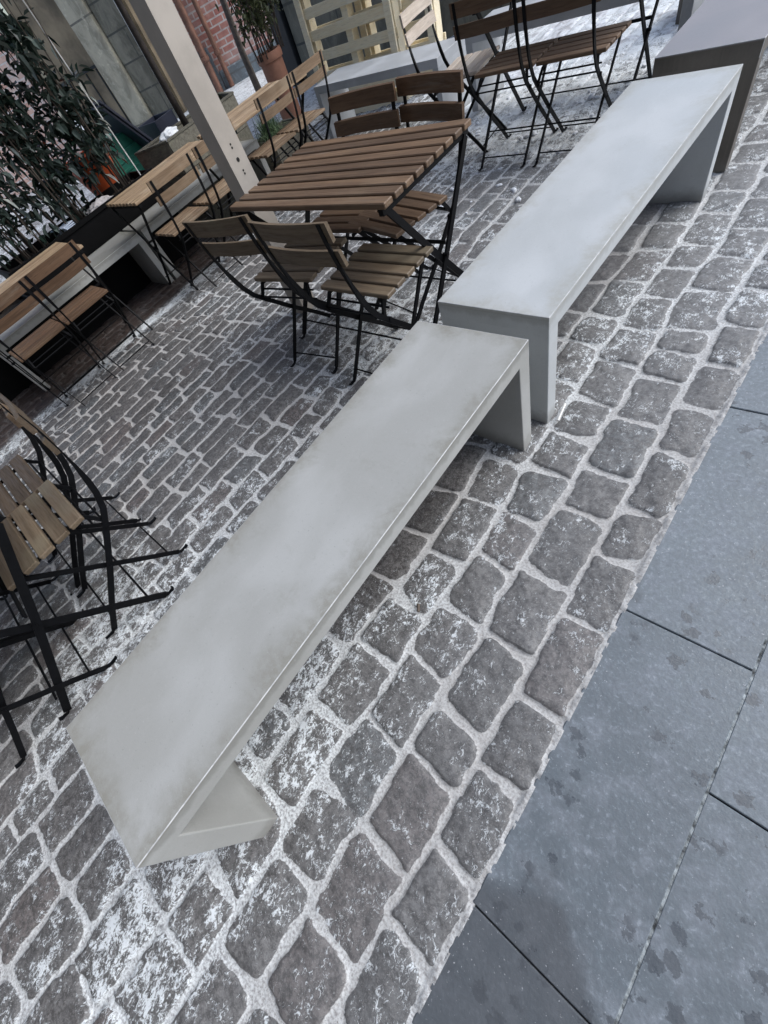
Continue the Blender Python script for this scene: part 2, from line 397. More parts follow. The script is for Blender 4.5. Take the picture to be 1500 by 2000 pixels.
    big = fbm(X, Y, 1.3, 90, 4, .6)
    fr = .26 + .26 * blob(.22, .15, .22, .6) + .34 * blob(-.62, .02, .42, .34) + .12 * blob(-.5, 1.0, .35, .9) + .22 * blob(.35, 1.75, .18, .5) \
        + .34 * blob(-.75, 1.95, .55, .35) + .08 * blob(.35, -.5, .6, .45) - .15 * blob(.72, .6, .22, 1.0) - .45 * blob(.17, 1.05, .12, .42) - .3 * blob(.2, 2.6, .14, .5) - .20 * blob(-2.2, .9, .9, .8) \
        + .60 * np.clip((Y - 3.3) / .6, 0, 1) * np.clip((X + 2.8) / 1.0, 0, 1) * np.clip(1.1 - X / .5, .25, 1) + .08 * np.clip((Y - 1.7) / 1.4, 0, 1) * np.clip((X + .2) / .5, 0, 1) \
        + .30 * np.clip((Y - 4.5), 0, 1) + .3 * np.clip((-X - 4.5), 0, 1)
    fr = fr + .75 * blob(-3.16, 1.5, .10, 1.5) + (big - .5) * .48
    fr = np.clip(fr, 0, 1.3)
    film_sheen = np.clip(.34 + .30 * np.clip((X - .3) / .3, 0, 1) + .75 * np.clip((Y - 1.6) / 2.0, 0, 1) * np.clip((X + 1.6) / 1.2, 0, 1) - .5 * blob(.17, 1.05, .13, .42) - .35 * blob(-2.2, .9, 1.0, .8) + (fbm(X, Y, 3, 95, 3) - .5) * .5, 0, 1)  # hazy film with painted sky sheen: paler far right, darker under bench and left
    # packed snow: fills joints and, where deep, covers the stones
    sn = (fbm(X, Y, 7, 120, 5, .6))
    mort = .0015 + .0065 * np.clip(fr, 0, 1) * sn + (fbm(X, Y, 60, 130, 2) - .5) * .003
    H = np.maximum(H, mort * np.clip(1.0, 0, 1))
    H = H + np.clip((X - .894) / .009, 0, 1) * (-.0015 + .0150 * fbm(X, Y, 38, 170, 3)) * (1 - MK * .6)
    deep = np.clip((fr - .72) * 2.2, 0, 1) * np.clip((sn - .34) * 3.2, 0, 1)
    deep = deep * np.where(Y < 2.6, .55, 1.0)
    lump = fbm(X, Y, 18, 140, 4, .6)
    H = H + deep * (.004 + .028 * np.clip(lump - .42, 0, 1) * np.clip((Y - 2.9), .15, 1))
    H = H * np.clip(1 - (np.abs(X + 2) - 5) / 4, 0, 1)
    slope = -0.05 * np.clip(-X - .9, 0, 3.2)
    low = (fbm(X, Y, 1.1, 150, 2) - .5) * .014 * np.clip((.8 - X), 0, 1)
    Z = slope + H + low - .008
    co = np.stack([X, Y, Z], -1).reshape(-1, 3).astype(np.float32)
    ii = np.arange(nx * ny).reshape(nx, ny)
    q = np.stack([ii[:-1, :-1], ii[1:, :-1], ii[1:, 1:], ii[:-1, 1:]], -1).reshape(-1, 4)
    me = bpy.data.meshes.new('cobblestone_ground')
    me.vertices.add(len(co)); me.vertices.foreach_set('co', co.ravel())
    me.loops.add(q.size); me.loops.foreach_set('vertex_index', q.ravel().astype(np.int32))
    me.polygons.add(len(q)); me.polygons.foreach_set('loop_start', np.arange(0, q.size, 4, dtype=np.int32))
    me.polygons.foreach_set('loop_total', np.full(len(q), 4, dtype=np.int32))
    me.polygons.foreach_set('use_smooth', np.ones(len(q), dtype=bool)); me.update()
    for nm, arr in (('mask', MK), ('rnd', RN), ('rnd2', RT), ('frost', fr), ('deep', deep), ('film_sheen', film_sheen)):
        a = me.attributes.new(nm, 'FLOAT', 'POINT'); a.data.foreach_set('value', arr.ravel().astype(np.float32))
    m, nt, p = mat('cobbles_with_salt_and_snow', .6); g = N(nt); v = g.coord()
    msk = g.attr('mask'); rn = g.attr('rnd'); r2 = g.attr('rnd2'); frs = g.attr('frost'); dp = g.attr('deep')
    base = g.mix(rn, (.092, .089, .086), (.165, .158, .153))
    base = g.mix(g.ramp(r2, .88, .90, 0, .75), base, (.105, .120, .127))
    base = g.mix(g.ramp(r2, .12, .10, 0, .5), base, (.15, .105, .092))
    mott = g.noise(v, 60, 6, .75); base = g.mix(g.ramp(mott, .40, .58, 0, .85), base, (.036, .031, .029))
    fine = g.noise(v, 190, 4, .75, .6); base = g.mix(g.ramp(fine, .50, .66, 0, .6), base, (.32, .305, .30))
    base = g.mix(g.ramp(g.noise(v, 17, 3, .6), .6, .74, 0, .55), base, (.045, .040, .036))
    # salt flecks, drawn out a little along the stones
    vs = g.mapping(v, (1.25, .8, 1), rot=(0, 0, .35))
    f1 = g.noise(vs, 85, 7, .80, 1.1); f2 = g.noise(v, 24, 5, .65, .6); f3 = g.noise(v, 6, 3, .6)
    f = g.math('ADD', g.math('MULTIPLY', f1, .62), g.math('ADD', g.math('MULTIPLY', f2, .26), g.math('MULTIPLY', f3, .20)))
    thr = g.math('SUBTRACT', .632, g.math('MULTIPLY', frs, .150))
    thr = g.math('ADD', thr, g.math('MULTIPLY', g.math('SUBTRACT', rn, .5), .03))
    fleck = g.ramp(g.math('SUBTRACT', f, thr), -.004, .022)
    haze = g.math('MULTIPLY', g.ramp(frs, .1, 1.0), g.ramp(f2, .3, .7, .0, .30))
    col = g.mix(haze, base, (.40, .405, .41))
    film_sheen_f = g.attr('film_sheen'); col = g.mix(g.math('MULTIPLY', film_sheen_f, g.ramp(mott, .25, .75, .66, .34)), col, (.26, .27, .28))  # film and sky sheen mixed into the stone colour
    col = g.mix(g.math('MULTIPLY', fleck, g.ramp(frs, -.1, .5, .55, 1.0)), col, (.76, .80, .83))
    mort = g.mix(g.ramp(g.noise(v, 150, 4, .7), .30, .62), (.26, .26, .27), (.80, .835, .85))
    mort = g.mix(g.ramp(frs, .0, .55, .75, 0), mort, (.36, .335, .315))
    edge = g.math('ADD', msk, g.math('MULTIPLY', g.math('SUBTRACT', g.noise(v, 70, 5, .7), .5), .9))
    mk = g.ramp(edge, .30, .60)
    col = g.mix(mk, mort, col)
    dpk = g.ramp(g.math('ADD', dp, g.math('MULTIPLY', g.math('SUBTRACT', g.noise(v, 24, 6, .72), .5), 1.1)), .35, .75)
    slush = g.mix(g.ramp(g.noise(v, 9, 5, .65, .6), .40, .62), (.42, .42, .44), (.80, .83, .88))
    col = g.mix(g.math('MULTIPLY', dpk, .92), col, slush)
    px_, py_, pz_ = g.sep(v)[:3]
    strip = g.math('MULTIPLY', g.ramp(px_, -3.22, -3.32), g.ramp(px_, -4.6, -4.3))
    strip = g.math('MULTIPLY', strip, g.ramp(py_, 3.4, 2.6))
    col = g.mix(g.math('MULTIPLY', strip, .85), col, (.055, .036, .030))
    dark = g.ramp(g.noise(v, 210, 2, .5), .69, .73); col = g.mix(g.math('MULTIPLY', dark, .6), col, (.07, .06, .05))
    g.put(p.inputs['Base Color'], col)
    g.put(p.inputs['Roughness'], g.mix(mk, (.8,) * 3, g.mix(mott, (.42,) * 3, (.66,) * 3)))
    h = g.math('ADD', g.math('MULTIPLY', mott, .7), g.math('ADD', g.math('MULTIPLY', fleck, .25), g.math('MULTIPLY', g.noise(v, 260, 3, .6), .35)))
    g.put(p.inputs['Normal'], g.bump(h, .55, .004))
    tag(link('cobblestone_ground', me, m), kind='structure')
build_ground()

def build_slabs():
    """big flagstones to the right of the cobbles"""
    m, nt, p = mat('blue_grey_flagstone', .45); g = N(nt); v = g.coord()
    n1 = g.noise(v, 1.6, 6, .6, .5); n2 = g.noise(v, 14, 5, .65, .3)
    isl = nt.nodes.new('ShaderNodeNewGeometry').outputs['Random Per Island']
    col = g.mix(g.ramp(n1, .3, .7), (.130, .155, .175), (.200, .237, .268))
    col = g.mix(.25, col, g.mix(isl, (.35,) * 3, (.68,) * 3), 'SOFT_LIGHT')
    col = g.mix(g.ramp(n2, .42, .70, 0, .6), col, (.27, .30, .345))
    n4 = g.noise(v, 75, 5, .7, .4); col = g.mix(g.ramp(n4, .35, .65, .5, 0), col, (.115, .130, .150)); col = g.mix(g.ramp(n4, .55, .72, 0, .4), col, (.42, .46, .52))
    spots = g.ramp(g.math('ADD', g.voronoi(v, 17.), g.math('MULTIPLY', g.math('SUBTRACT', g.noise(v, 42, 5, .7), .5), 1.25)), .255, .285, 1, 0)
    sm = g.ramp(g.noise(v, 2.6, 5, .7), .43, .50)
    spotf = g.math('MULTIPLY', spots, sm)
    col = g.mix(g.math('MULTIPLY', spotf, .72), col, (.075, .084, .096))
    # darker patch with its own outline
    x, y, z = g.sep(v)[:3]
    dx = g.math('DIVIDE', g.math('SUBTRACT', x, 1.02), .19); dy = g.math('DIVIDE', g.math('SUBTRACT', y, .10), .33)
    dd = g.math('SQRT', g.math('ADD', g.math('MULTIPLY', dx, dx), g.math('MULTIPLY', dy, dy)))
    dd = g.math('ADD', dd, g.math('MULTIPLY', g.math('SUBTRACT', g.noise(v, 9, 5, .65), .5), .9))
    dark_patch = g.ramp(dd, .75, 1.15, 1, 0)
    col = g.mix(g.math('MULTIPLY', dark_patch, .8), col, (.075, .082, .092))
    salt = g.ramp(g.noise(v, 170, 3, .6), .66, .72); saltm = g.ramp(g.noise(v, 3, 3, .6), .40, .62)
    edge = g.ramp(x, SLAB_X + .10, SLAB_X + .005)
    col = g.mix(g.math('MULTIPLY', salt, g.math('ADD', g.math('MULTIPLY', saltm, .55), g.math('MULTIPLY', edge, .5)), clamp=True), col, (.68, .70, .74))
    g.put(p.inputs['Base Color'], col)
    g.put(p.inputs['Roughness'], g.math('SUBTRACT', g.ramp(n2, .3, .7, .38, .62), g.math('MULTIPLY', spotf, .15)))
    g.put(p.inputs['Normal'], g.bump(g.math('ADD', g.noise(v, 130, 4, .65), g.math('MULTIPLY', n2, .5)), .28, .003))
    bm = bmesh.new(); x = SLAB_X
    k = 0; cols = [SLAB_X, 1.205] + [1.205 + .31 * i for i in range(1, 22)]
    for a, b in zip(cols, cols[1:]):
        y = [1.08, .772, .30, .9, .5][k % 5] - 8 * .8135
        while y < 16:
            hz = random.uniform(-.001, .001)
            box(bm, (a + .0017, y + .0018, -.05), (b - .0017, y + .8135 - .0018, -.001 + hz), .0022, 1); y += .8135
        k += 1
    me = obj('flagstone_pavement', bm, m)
    tag(me, kind='structure')
    m2 = simple('gritty_joint_fill', (.24, .265, .275), .9, 0, .9, 45, .9)
    bm = bmesh.new(); box(bm, (SLAB_X + .004, -8, -.2), (9, 20, -.035))
    for a in cols[1:-1]: box(bm, (a - .0045, -8, -.034), (a + .0045, 20, -.0028))
    tag(obj('pavement_bed', bm, m2), kind='structure')
    return m
M['flag'] = build_slabs()

# ------------------------------------------------------------------ concrete benches
def make_bench(label, m, L=1.53, W=.401, H=.45, t=.057, tl=.059, loc=(0, 0, 0), rz=0, group='concrete benches', fresh=True, flip=False):
    """seat runs along local +y from the near left corner"""
    root = thing('concrete_bench', label, 'bench', loc, rz, group)
    bm = bmesh.new()
    vs = [bm.verts.new(c) for c in ((0, 0, H - t), (W, 0, H - t), (W, L, H - t), (0, L, H - t), (0, 0, H), (W, 0, H), (W, L, H), (0, L, H))]
    for f in ((0, 1, 2, 3), (4, 5, 6, 7), (0, 1, 5, 4), (1, 2, 6, 5), (2, 3, 7, 6), (3, 0, 4, 7)): bm.faces.new([vs[i] for i in f])
    bmesh.ops.recalc_face_normals(bm, faces=bm.faces[:])
    es = [e for e in bm.edges if max(v.co.z for v in e.verts) > H - .001]
    r = bmesh.ops.bevel(bm, geom=es, offset=.0018, segments=2, affect='EDGES', profile=.5)
    for f in r['faces']:
        f.material_index = 1
    obj('seat', bm, [m, M['edge']], root)
    for y0, y1 in ((0, tl), (L - tl, L)):
        bm = bmesh.new(); vs = [bm.verts.new(c) for c in ((0, y0, 0), (W, y0, 0), (W, y1, 0), (0, y1, 0), (0, y0, H - t), (W, y0, H - t), (W, y1, H - t), (0, y1, H - t))]
        for f in ((0, 1, 2, 3), (4, 5, 6, 7), (0, 1, 5, 4), (1, 2, 6, 5), (2, 3, 7, 6), (3, 0, 4, 7)): bm.faces.new([vs[i] for i in f])
        es = [e for e in bm.edges if abs(e.verts[0].co.z - e.verts[1].co.z) > .1 or max(v.co.z for v in e.verts) < .01]
        bmesh.ops.bevel(bm, geom=es, offset=.003, segments=2, affect='EDGES', profile=.5)
        obj('leg', bm, m, root)
    return root
make_bench('nearest pale concrete bench with water stained top, in front of all the others', M['concrete_old'])
make_bench('very pale concrete bench, second from the viewer, its near end beside the nearest bench', M['concrete'], loc=(.016, 1.628, 0), rz=-.016, H=.455)
make_bench('dark brownish grey concrete bench at the upper right corner, beyond the second pale bench', M['concrete_brown'], loc=(.052, 3.365, 0), rz=-.01, H=.455)
make_bench('pale concrete bench against the black planter at the left edge, nearer of the two there', M['concrete_old'], loc=(-3.98, .62, gz(-3.7)), H=.45, L=1.55)
make_bench('pale concrete bench along the black planter behind the white post', M['concrete_old'], loc=(-3.98, 2.20, gz(-3.7)), H=.45, L=1.53)
make_bench('pale concrete bench standing right in front of the wooden pallet', M['concrete_purple'], loc=(-1.92, 4.49, gz(-2.6)), rz=R(88), L=1.55)
make_bench('pale concrete bench behind the upper bistro table, right of the pallet bench', M['concrete_purple'], loc=(-.12, 4.44, gz(-.9)), rz=R(88), L=1.53)
make_bench('concrete bench cut by the top edge, only one dark leg in view', M['concrete_brown'], loc=(1.05, 5.42, 0), rz=R(90), L=1.53)

# ------------------------------------------------------------------ folding chairs
def make_chair():
    root = thing('folding_chair', 'x', 'chair')
    bm = bmesh.new(); sw = .0525; gap = .0125
    for i in range(5):
        y0 = -.155 + i * (sw + gap)
        box(bm, (-.19, y0, .432), (.19, y0 + sw, .450), .003, 1)
    obj('seat', bm, M['wood_chair'], root)
    U = [(-.318, .787), (-.314, .735), (-.306, .68), (-.296, .625), (-.283, .57), (-.265, .51), (-.247, .462), (-.215, .405), (-.165, .350), (-.035, .215), (.10, .085), (.175, .006)]
    bm = bmesh.new()
    def slat(z0, z1, y0, y1):
        # gently curved backrest slat on the front side of the uprights
        n = 7; rings = []
        for i in range(n):
            x = -.20 + .40 * i / (n - 1); cv = .014 * (1 - (x / .2) ** 2)
            rings.append([bm.verts.new((x, yy - cv, zz)) for yy, zz in ((y0 + .004, z0), (y0 + .018, z0 + .002), (y1 + .018, z1 - .002), (y1 + .004, z1))])
        for a, b in zip(rings, rings[1:]):
            for k in range(4): bm.faces.new((a[k], a[(k + 1) % 4], b[(k + 1) % 4], b[k]))
        bm.faces.new(rings[0]); bm.faces.new(rings[-1])
    slat(.729, .790, -.314, -.320); slat(.645, .702, -.300, -.309)
    obj('backrest', bm, M['wood_back'], root)
    for s in (-1, 1):
        bm = bmesh.new(); x = s * .172
        n = len(U)
        wa = [.018 if z > .60 else (.013 if z > .55 else .008) for y, z in U]
        wn = [.006 if z > .60 else (.012 if z > .55 else .021) for y, z in U]
        sweep(bm, [(x, y, z) for y, z in U], (1, 0, 0), wa, wn)
        sweep(bm, [(x, .172, .010), (x, .19, .002), (x, .212, .002), (x, .222, .005)], (1, 0, 0), .016, .005)
        tube(bm, [(x - .009, -.165, .357), (x + .009, -.165, .357)], .009, 8)
        tube(bm, [(x - .008, -.044, .222), (x + .008, -.044, .222)], .006, 8)
        obj('upright', bm, M['black_metal'], root)
    for s in (-1, 1):
        bm = bmesh.new(); x = s * .155
        sweep(bm, [(x, .125, .425), (x, .0, .272), (x, -.12, .127), (x, -.218, .012)], (1, 0, 0), .008, .019)
        sweep(bm, [(x, -.215, .014), (x, -.228, .003), (x, -.250, .002), (x, -.262, .006)], (1, 0, 0), .016, .005)
        obj('leg', bm, M['black_metal'], root)
    for s in (-1, 1):
        bm = bmesh.new()
        sweep(bm, [(s * .147, -.16, .425), (s * .147, .165, .425)], (1, 0, 0), .006, .014)
        sweep(bm, [(s * .150, -.150, .424), (s * .164, -.178, .372)], (1, 0, 0), .010, .014)
        obj('seat_rail', bm, M['black_metal'], root)
    for yy, zz in ((-.150, .395), (-.178, .372)):
        bm = bmesh.new(); tube(bm, [(-.172, yy, zz), (.172, yy, zz)], .0045, 6)
        obj('crossbar', bm, M['black_metal'], root)
    bm = bmesh.new(); tube(bm, [(-.155, -.19, .045), (.155, -.19, .045)], .004, 6); obj('crossbar', bm, M['black_metal'], root)
    bm = bmesh.new(); tube(bm, [(-.172, .135, .046), (.172, .135, .046)], .004, 6); obj('crossbar', bm, M['black_metal'], root)
    return root
chair0 = make_chair(); chair_used = [False]
def place_chair(x, y, deg, label, group='folding bistro chairs', wood=None):
    o = chair0 if not chair_used[0] else copy_tree(chair0); chair_used[0] = True
    o.location = (x, y, gz(x)); o.rotation_euler = (0, 0, R(deg)); o['label'] = label; o['group'] = group
    if wood:
        for ch in o.children:
            if ch.name.split('.')[0] in ('seat', 'backrest'):
                ch.material_slots[0].link = 'OBJECT'; ch.material_slots[0].material = M[wood[0] if ch.name.startswith('seat') else wood[1]]
    return o
g1 = 'chairs round the middle table'
place_chair(-.405, 1.785, 0, 'folding chair at the middle table, near side, closest to the pale benches', g1, ('wood_chair', 'wood_chair'))
place_chair(-.905, 1.80, 7, 'folding chair at the near left corner of the middle table, turned slightly', g1, ('wood_chair', 'wood_chair'))
place_chair(-.905, 2.19, 182, 'folding chair on the far side of the middle table, left one with slightly tilted back', g1, ('wood_table', 'wood_back'))
place_chair(-.605, 2.20, 167, 'folding chair beyond the middle table, right one, closest to the second bench', g1, ('wood_table', 'wood_back'))
g2 = 'chairs of the table cut by the left edge'
place_chair(-.83, .186, 180, 'folding chair at the left edge with weathered seat slats, nearer to the long bench', g2, ('wood_chair', 'wood_dark'))
place_chair(-1.25, .16, 180, 'folding chair at the left edge whose pale back slat is seen end on', g2, ('wood_dark', 'wood_tan'))
place_chair(-.71, -.265, 0, 'folding chair cut by the left edge, only its legs beside the nearest bench in view', g2)
place_chair(-1.09, -.27, 0, 'folding chair cut by the left edge, only two feet in view between the other legs', g2)
g3 = 'chairs in the row beside the black planter'
place_chair(-2.93, .86, 90, 'folding chair in the planter row, first from the left edge', g3, ('wood_mid', 'wood_mid'))
place_chair(-2.93, 1.25, 90, 'folding chair in the planter row, second from the left edge', g3, ('wood_mid', 'wood_mid'))
place_chair(-2.93, 2.29, 90, 'folding chair in the planter row, first one left of the white post, fully in view', g3, ('wood_tan', 'wood_tan'))
place_chair(-2.93, 2.72, 90, 'folding chair in the planter row, partly hidden behind the white post', g3, ('wood_tan', 'wood_tan'))
place_chair(-2.98, 3.42, 90, 'folding chair just right of the white post, in front of the green grass tuft', g3, ('wood_tan', 'wood_tan'))
place_chair(-2.98, 3.83, 90, 'last folding chair of the planter row, touching the lower corner of the pallet', g3, ('wood_tan', 'wood_tan'))
g4 = 'chairs round the upper table'
place_chair(-.86, 3.79, 1, 'brown folding chair at the upper table, left of the two backs', g4, ('wood_table', 'wood_back'))
place_chair(-.46, 3.79, 0, 'brown folding chair at the upper table, right of the two backs', g4, ('wood_table', 'wood_back'))
place_chair(-1.30, 3.95, -83, 'bleached pale folding chair at the left end of the upper table', g4, ('wood_pale', 'wood_pale'))

# ------------------------------------------------------------------ folding tables
def make_table(W=.945, D=.572, H=.70, nsl=9, m=None):
    root = thing('folding_table', 'x', 'table')
    bm = bmesh.new(); pitch = D / nsl
    for i in range(nsl):
        y0 = -D / 2 + i * pitch; box(bm, (-W / 2, y0, H - .02), (W / 2, y0 + pitch - .0145, H), .003, 1)
    obj('tabletop', bm, m, root)
    for s in (-1, 1):
        bm = bmesh.new(); sweep(bm, [(s * (W / 2 - .03), -D / 2 + .005, H - .032), (s * (W / 2 - .03), D / 2 - .015, H - .032)], (1, 0, 0), .022, .022)
        obj('rail', bm, M['black_metal'], root)
    for s in (-1, 1):
        for k, dx in ((1, .0), (-1, -.014)):
            x = s * (W / 2 - .018 + dx); bm = bmesh.new()
            sweep(bm, [(x, k * (D / 2 - .04), H - .04), (x, k * .02, .365), (x, -k * (D / 2 - .02), .012)], (1, 0, 0), .009, .026)
            sweep(bm, [(x, -k * (D / 2 - .024), .014), (x, -k * (D / 2 - .008), .002), (x, -k * (D / 2 + .01), .004), (x, -k * (D / 2 + .018), .014)], (1, 0, 0), .016, .006)
            if k > 0: tube(bm, [(x - .012, .004, .358), (x + .012, .004, .358)], .008, 10)
            obj('leg', bm, M['black_metal'], root)
    for k in (-1, 1):
        bm = bmesh.new(); tube(bm, [(-W / 2 + .02, k * (D / 2 - .055), .085), (W / 2 - .02, k * (D / 2 - .055), .085)], .0045, 6); obj('crossbar', bm, M['black_metal'], root)
    bm = bmesh.new(); sweep(bm, [(-W / 2 + .02, .02, .40), (W / 2 - .02, .02, .40)], (0, 0, 1), .014, .006); obj('crossbar', bm, M['black_metal'], root)
    return root
tab0 = make_table(m=M['wood_table'])
def place_table(o, x, y, deg, label, m=None):
    o.location = (x, y, gz(x)); o.rotation_euler = (0, 0, R(deg)); o['label'] = label; o['group'] = 'folding bistro tables'
    if m:
        for ch in o.children:
            if ch.name.startswith('tabletop'): ch.material_slots[0].link = 'OBJECT'; ch.material_slots[0].material = M[m]
place_table(tab0, -.693, 2.033, 0, 'brown slatted folding table in the middle with its whole top in view')
place_table(copy_tree(tab0), -1.0, -.02, 0, 'folding table cut by the left edge, crossed black legs in view beside the nearest bench')
place_table(copy_tree(tab0), -.685, 4.10, 0, 'folding table at the top of the picture hidden behind two brown chair backs')
for (x, y, lb) in ((-3.25, 1.09, 'tan folding table in the planter row, leftmost, behind two chair backs'),
                   (-3.25, 2.54, 'tan folding table in the planter row, just left of the white post'),
                   (-3.22, 3.57, 'tan folding table just right of the white post, in front of the terracotta pot')):
    place_table(copy_tree(tab0), x, y, 90, lb, 'wood_tan_y')

# ------------------------------------------------------------------ white post
def build_post():
    x, y = -1.40, 2.02; z0 = gz(x)
    root = thing('white_post', 'cream painted metal post with bolt holes standing behind the middle table', 'post', (x, y, z0))
    bm = bmesh.new(); a = .055; H = 3.0; gr = .003
    prof = []
    for cx, cy, dx, dy in ((-a, -a, 1, 0), (a, -a, 0, 1), (a, a, -1, 0), (-a, a, 0, -1)):
        nx_, ny_ = dy, -dx
        for t_, d_ in (((0, 0), (.022, 0), (.0235, gr), (.0255, gr), (.027, 0), (.083, 0), (.0845, gr), (.0865, gr), (.088, 0)) if 0 else ((0, 0), (.055, 0))):
            prof.append((cx + dx * t_ - nx_ * d_, cy + dy * t_ - ny_ * d_))
    lo = [bm.verts.new((px, py, -.03)) for px, py in prof]; hi = [bm.verts.new((px, py, H)) for px, py in prof]
    for i in range(len(prof)): bm.faces.new((lo[i], lo[(i + 1) % len(prof)], hi[(i + 1) % len(prof)], hi[i]))
    bm.faces.new(lo); bm.faces.new(hi)
    obj('shaft', bm, M['white_paint'], root)
    for (dz, r, nm) in ((.795, .009, 'bolt_hole'), (.842, .0045, 'bolt_hole'), (.855, .0045, 'bolt_hole'), (.738, .0045, 'bolt_hole'), (.751, .0045, 'bolt_hole')):
        bm = bmesh.new(); tube(bm, [(a - .004, 0, dz), (a + .0012, 0, dz)], r, 16); obj(nm, bm, M['black_hole'], root)
build_post()

# ------------------------------------------------------------------ planter and shrubs
def box_thing(name, label, cat, lo, hi, m, wall=.02, fill=None, fill_m=None, loc=(0, 0, 0), rz=0, group=None, rim=.0):
    root = thing(name, label, cat, loc, rz, group)
    bm = bmesh.new(); (x0, y0, z0), (x1, y1, z1) = lo, hi
    box(bm, (x0, y0, z0), (x1, y0 + wall, z1), .003); box(bm, (x0, y1 - wall, z0), (x1, y1, z1), .003)
    box(bm, (x0, y0 + wall, z0), (x0 + wall, y1 - wall, z1), .003); box(bm, (x1 - wall, y0 + wall, z0), (x1, y1 - wall, z1), .003)
    box(bm, (x0 + wall, y0 + wall, z0), (x1 - wall, y1 - wall, z0 + .02))
    if rim:
        box(bm, (x0 - rim, y0 - rim, z1 - .03), (x1 + rim, y0 - .001, z1 + .004), .003); box(bm, (x1 + .001, y0 - rim, z1 - .03), (x1 + rim, y1 + rim, z1 + .004), .003)
    obj('trough', bm, m, root)
    if fill is not None:
        bm = bmesh.new(); n = 24; W_ = x1 - x0 - 2 * wall; D_ = y1 - y0 - 2 * wall; g_ = []
        for i in range(9):
            g_.append([bm.verts.new((x0 + wall + W_ * i / 8, y0 + wall + D_ * j / n, fill + random.uniform(-.015, .015))) for j in range(n + 1)])
        for i in range(8):
            for j in range(n): bm.faces.new((g_[i][j], g_[i + 1][j], g_[i + 1][j + 1], g_[i][j + 1]))
        obj('soil', bm, fill_m or M['soil'], root, smooth=True)
    return root
gb = gz(-4.3)
box_thing('planter', 'long black planter trough with dense shrubs, behind the left benches', 'planter', (-4.48, 1.2, gb), (-4.03, 2.80, .515), M['black_planter'], fill=.46, rim=.015)
box_thing('planter', 'low black box filling the dark area at the left edge beside the long shrub planter', 'planter', (-4.48, -.2, gb), (-4.03, 1.18, .33), M['black_planter'], fill=.28)  # plain box added to fill the black area below the bench end

def leaf_mesh(bm, p, dirv, ln, wd, fold=.25, up=Vector((0, 0, 1))):
    d_ = dirv.normalized(); s_ = d_.cross(up)
    if s_.length < .05: s_ = d_.orthogonal()
    s_.normalize(); n_ = s_.cross(d_)
    P_ = [p, p + d_ * ln * .28 + s_ * wd * .42 + n_ * wd * fold, p + d_ * ln * .62 + s_ * wd * .40 + n_ * wd * fold - up * ln * .04, p + d_ * ln - up * ln * .12,
          p + d_ * ln * .62 - s_ * wd * .40 + n_ * wd * fold - up * ln * .04, p + d_ * ln * .28 - s_ * wd * .42 + n_ * wd * fold]
    v_ = [bm.verts.new(q) for q in P_]
    bm.faces.new((v_[0], v_[1], v_[2], v_[3])); bm.faces.new((v_[0], v_[3], v_[4], v_[5]))
def shrub(label, cx, cy, z0, rx, ry, hgt, nst, nleaf, seed, m='leaf', ll=.075, name='evergreen_shrub', lean=0, group='shrubs in the black planter', low=.12):
    rnd = random.Random(seed)
    root = thing(name, label, 'shrub', (cx, cy, z0), 0, group)
    bs = bmesh.new(); bl = bmesh.new(); tips = []
    for i in range(nst):
        a = rnd.uniform(0, 6.28); q = rnd.random() ** .5
        bx, by = math.cos(a) * q * rx * .35, math.sin(a) * q * ry * .6
        tx, ty = math.cos(a) * q * rx + rnd.uniform(-.1, .1), math.sin(a) * q * ry + rnd.uniform(-.1, .1)
        hh = hgt * rnd.uniform(.6, 1.0); pts = []
        for k in range(7):
            t = k / 6; pts.append(Vector((bx + (tx - bx) * t ** 1.4 + rnd.uniform(-.012, .012), by + (ty - by) * t ** 1.4 + lean * t + rnd.uniform(-.012, .012), hh * t)))
        tube(bs, pts, [.009 * (1 - .75 * k / 6) for k in range(7)], 5); tips.append(pts)
    clumps = []
    for i in range(nst * 7):
        pts = rnd.choice(tips); t = rnd.uniform(low, 1.0) * 6; k = min(5, int(t)); c = pts[k].lerp(pts[k + 1], t - k)
        clumps.append(c + Vector((rnd.gauss(0, .06), rnd.gauss(0, .07), rnd.gauss(0, .05))))
    for i in range(nleaf):
        c = rnd.choice(clumps); p = c + Vector((rnd.gauss(0, .045), rnd.gauss(0, .045), rnd.gauss(0, .05)))
        dv = Vector((rnd.gauss(0, .6), rnd.gauss(0, .6), rnd.uniform(-1.1, .35)))
        leaf_mesh(bl, p, dv, ll * rnd.uniform(.7, 1.3), ll * rnd.uniform(.48, .66))
    obj('foliage', bl, M[m], root); obj('stem', bs, M['bark'], root, smooth=True)
    return root
shrub('dense dark evergreen shrub in the black planter, at the left edge', -4.26, 1.45, .45, .26, .38, 1.5, 18, 900, 1, ll=.088)
shrub('dense dark evergreen shrub in the black planter, middle one of three', -4.26, 2.02, .45, .26, .36, 1.7, 18, 1000, 2, ll=.088)
shrub('dense dark evergreen shrub in the black planter, next to the thin white rod', -4.26, 2.50, .45, .26, .30, 1.6, 15, 950, 3, ll=.088, low=.22)
bm = bmesh.new(); tube(bm, [(-4.16, 2.74, .40), (-4.16, 2.74, 2.1)], .006, 8)
tag(obj('white_rod', bm, M['white_metal']), 'thin white upright rod at the right end of the shrubs', 'rod')
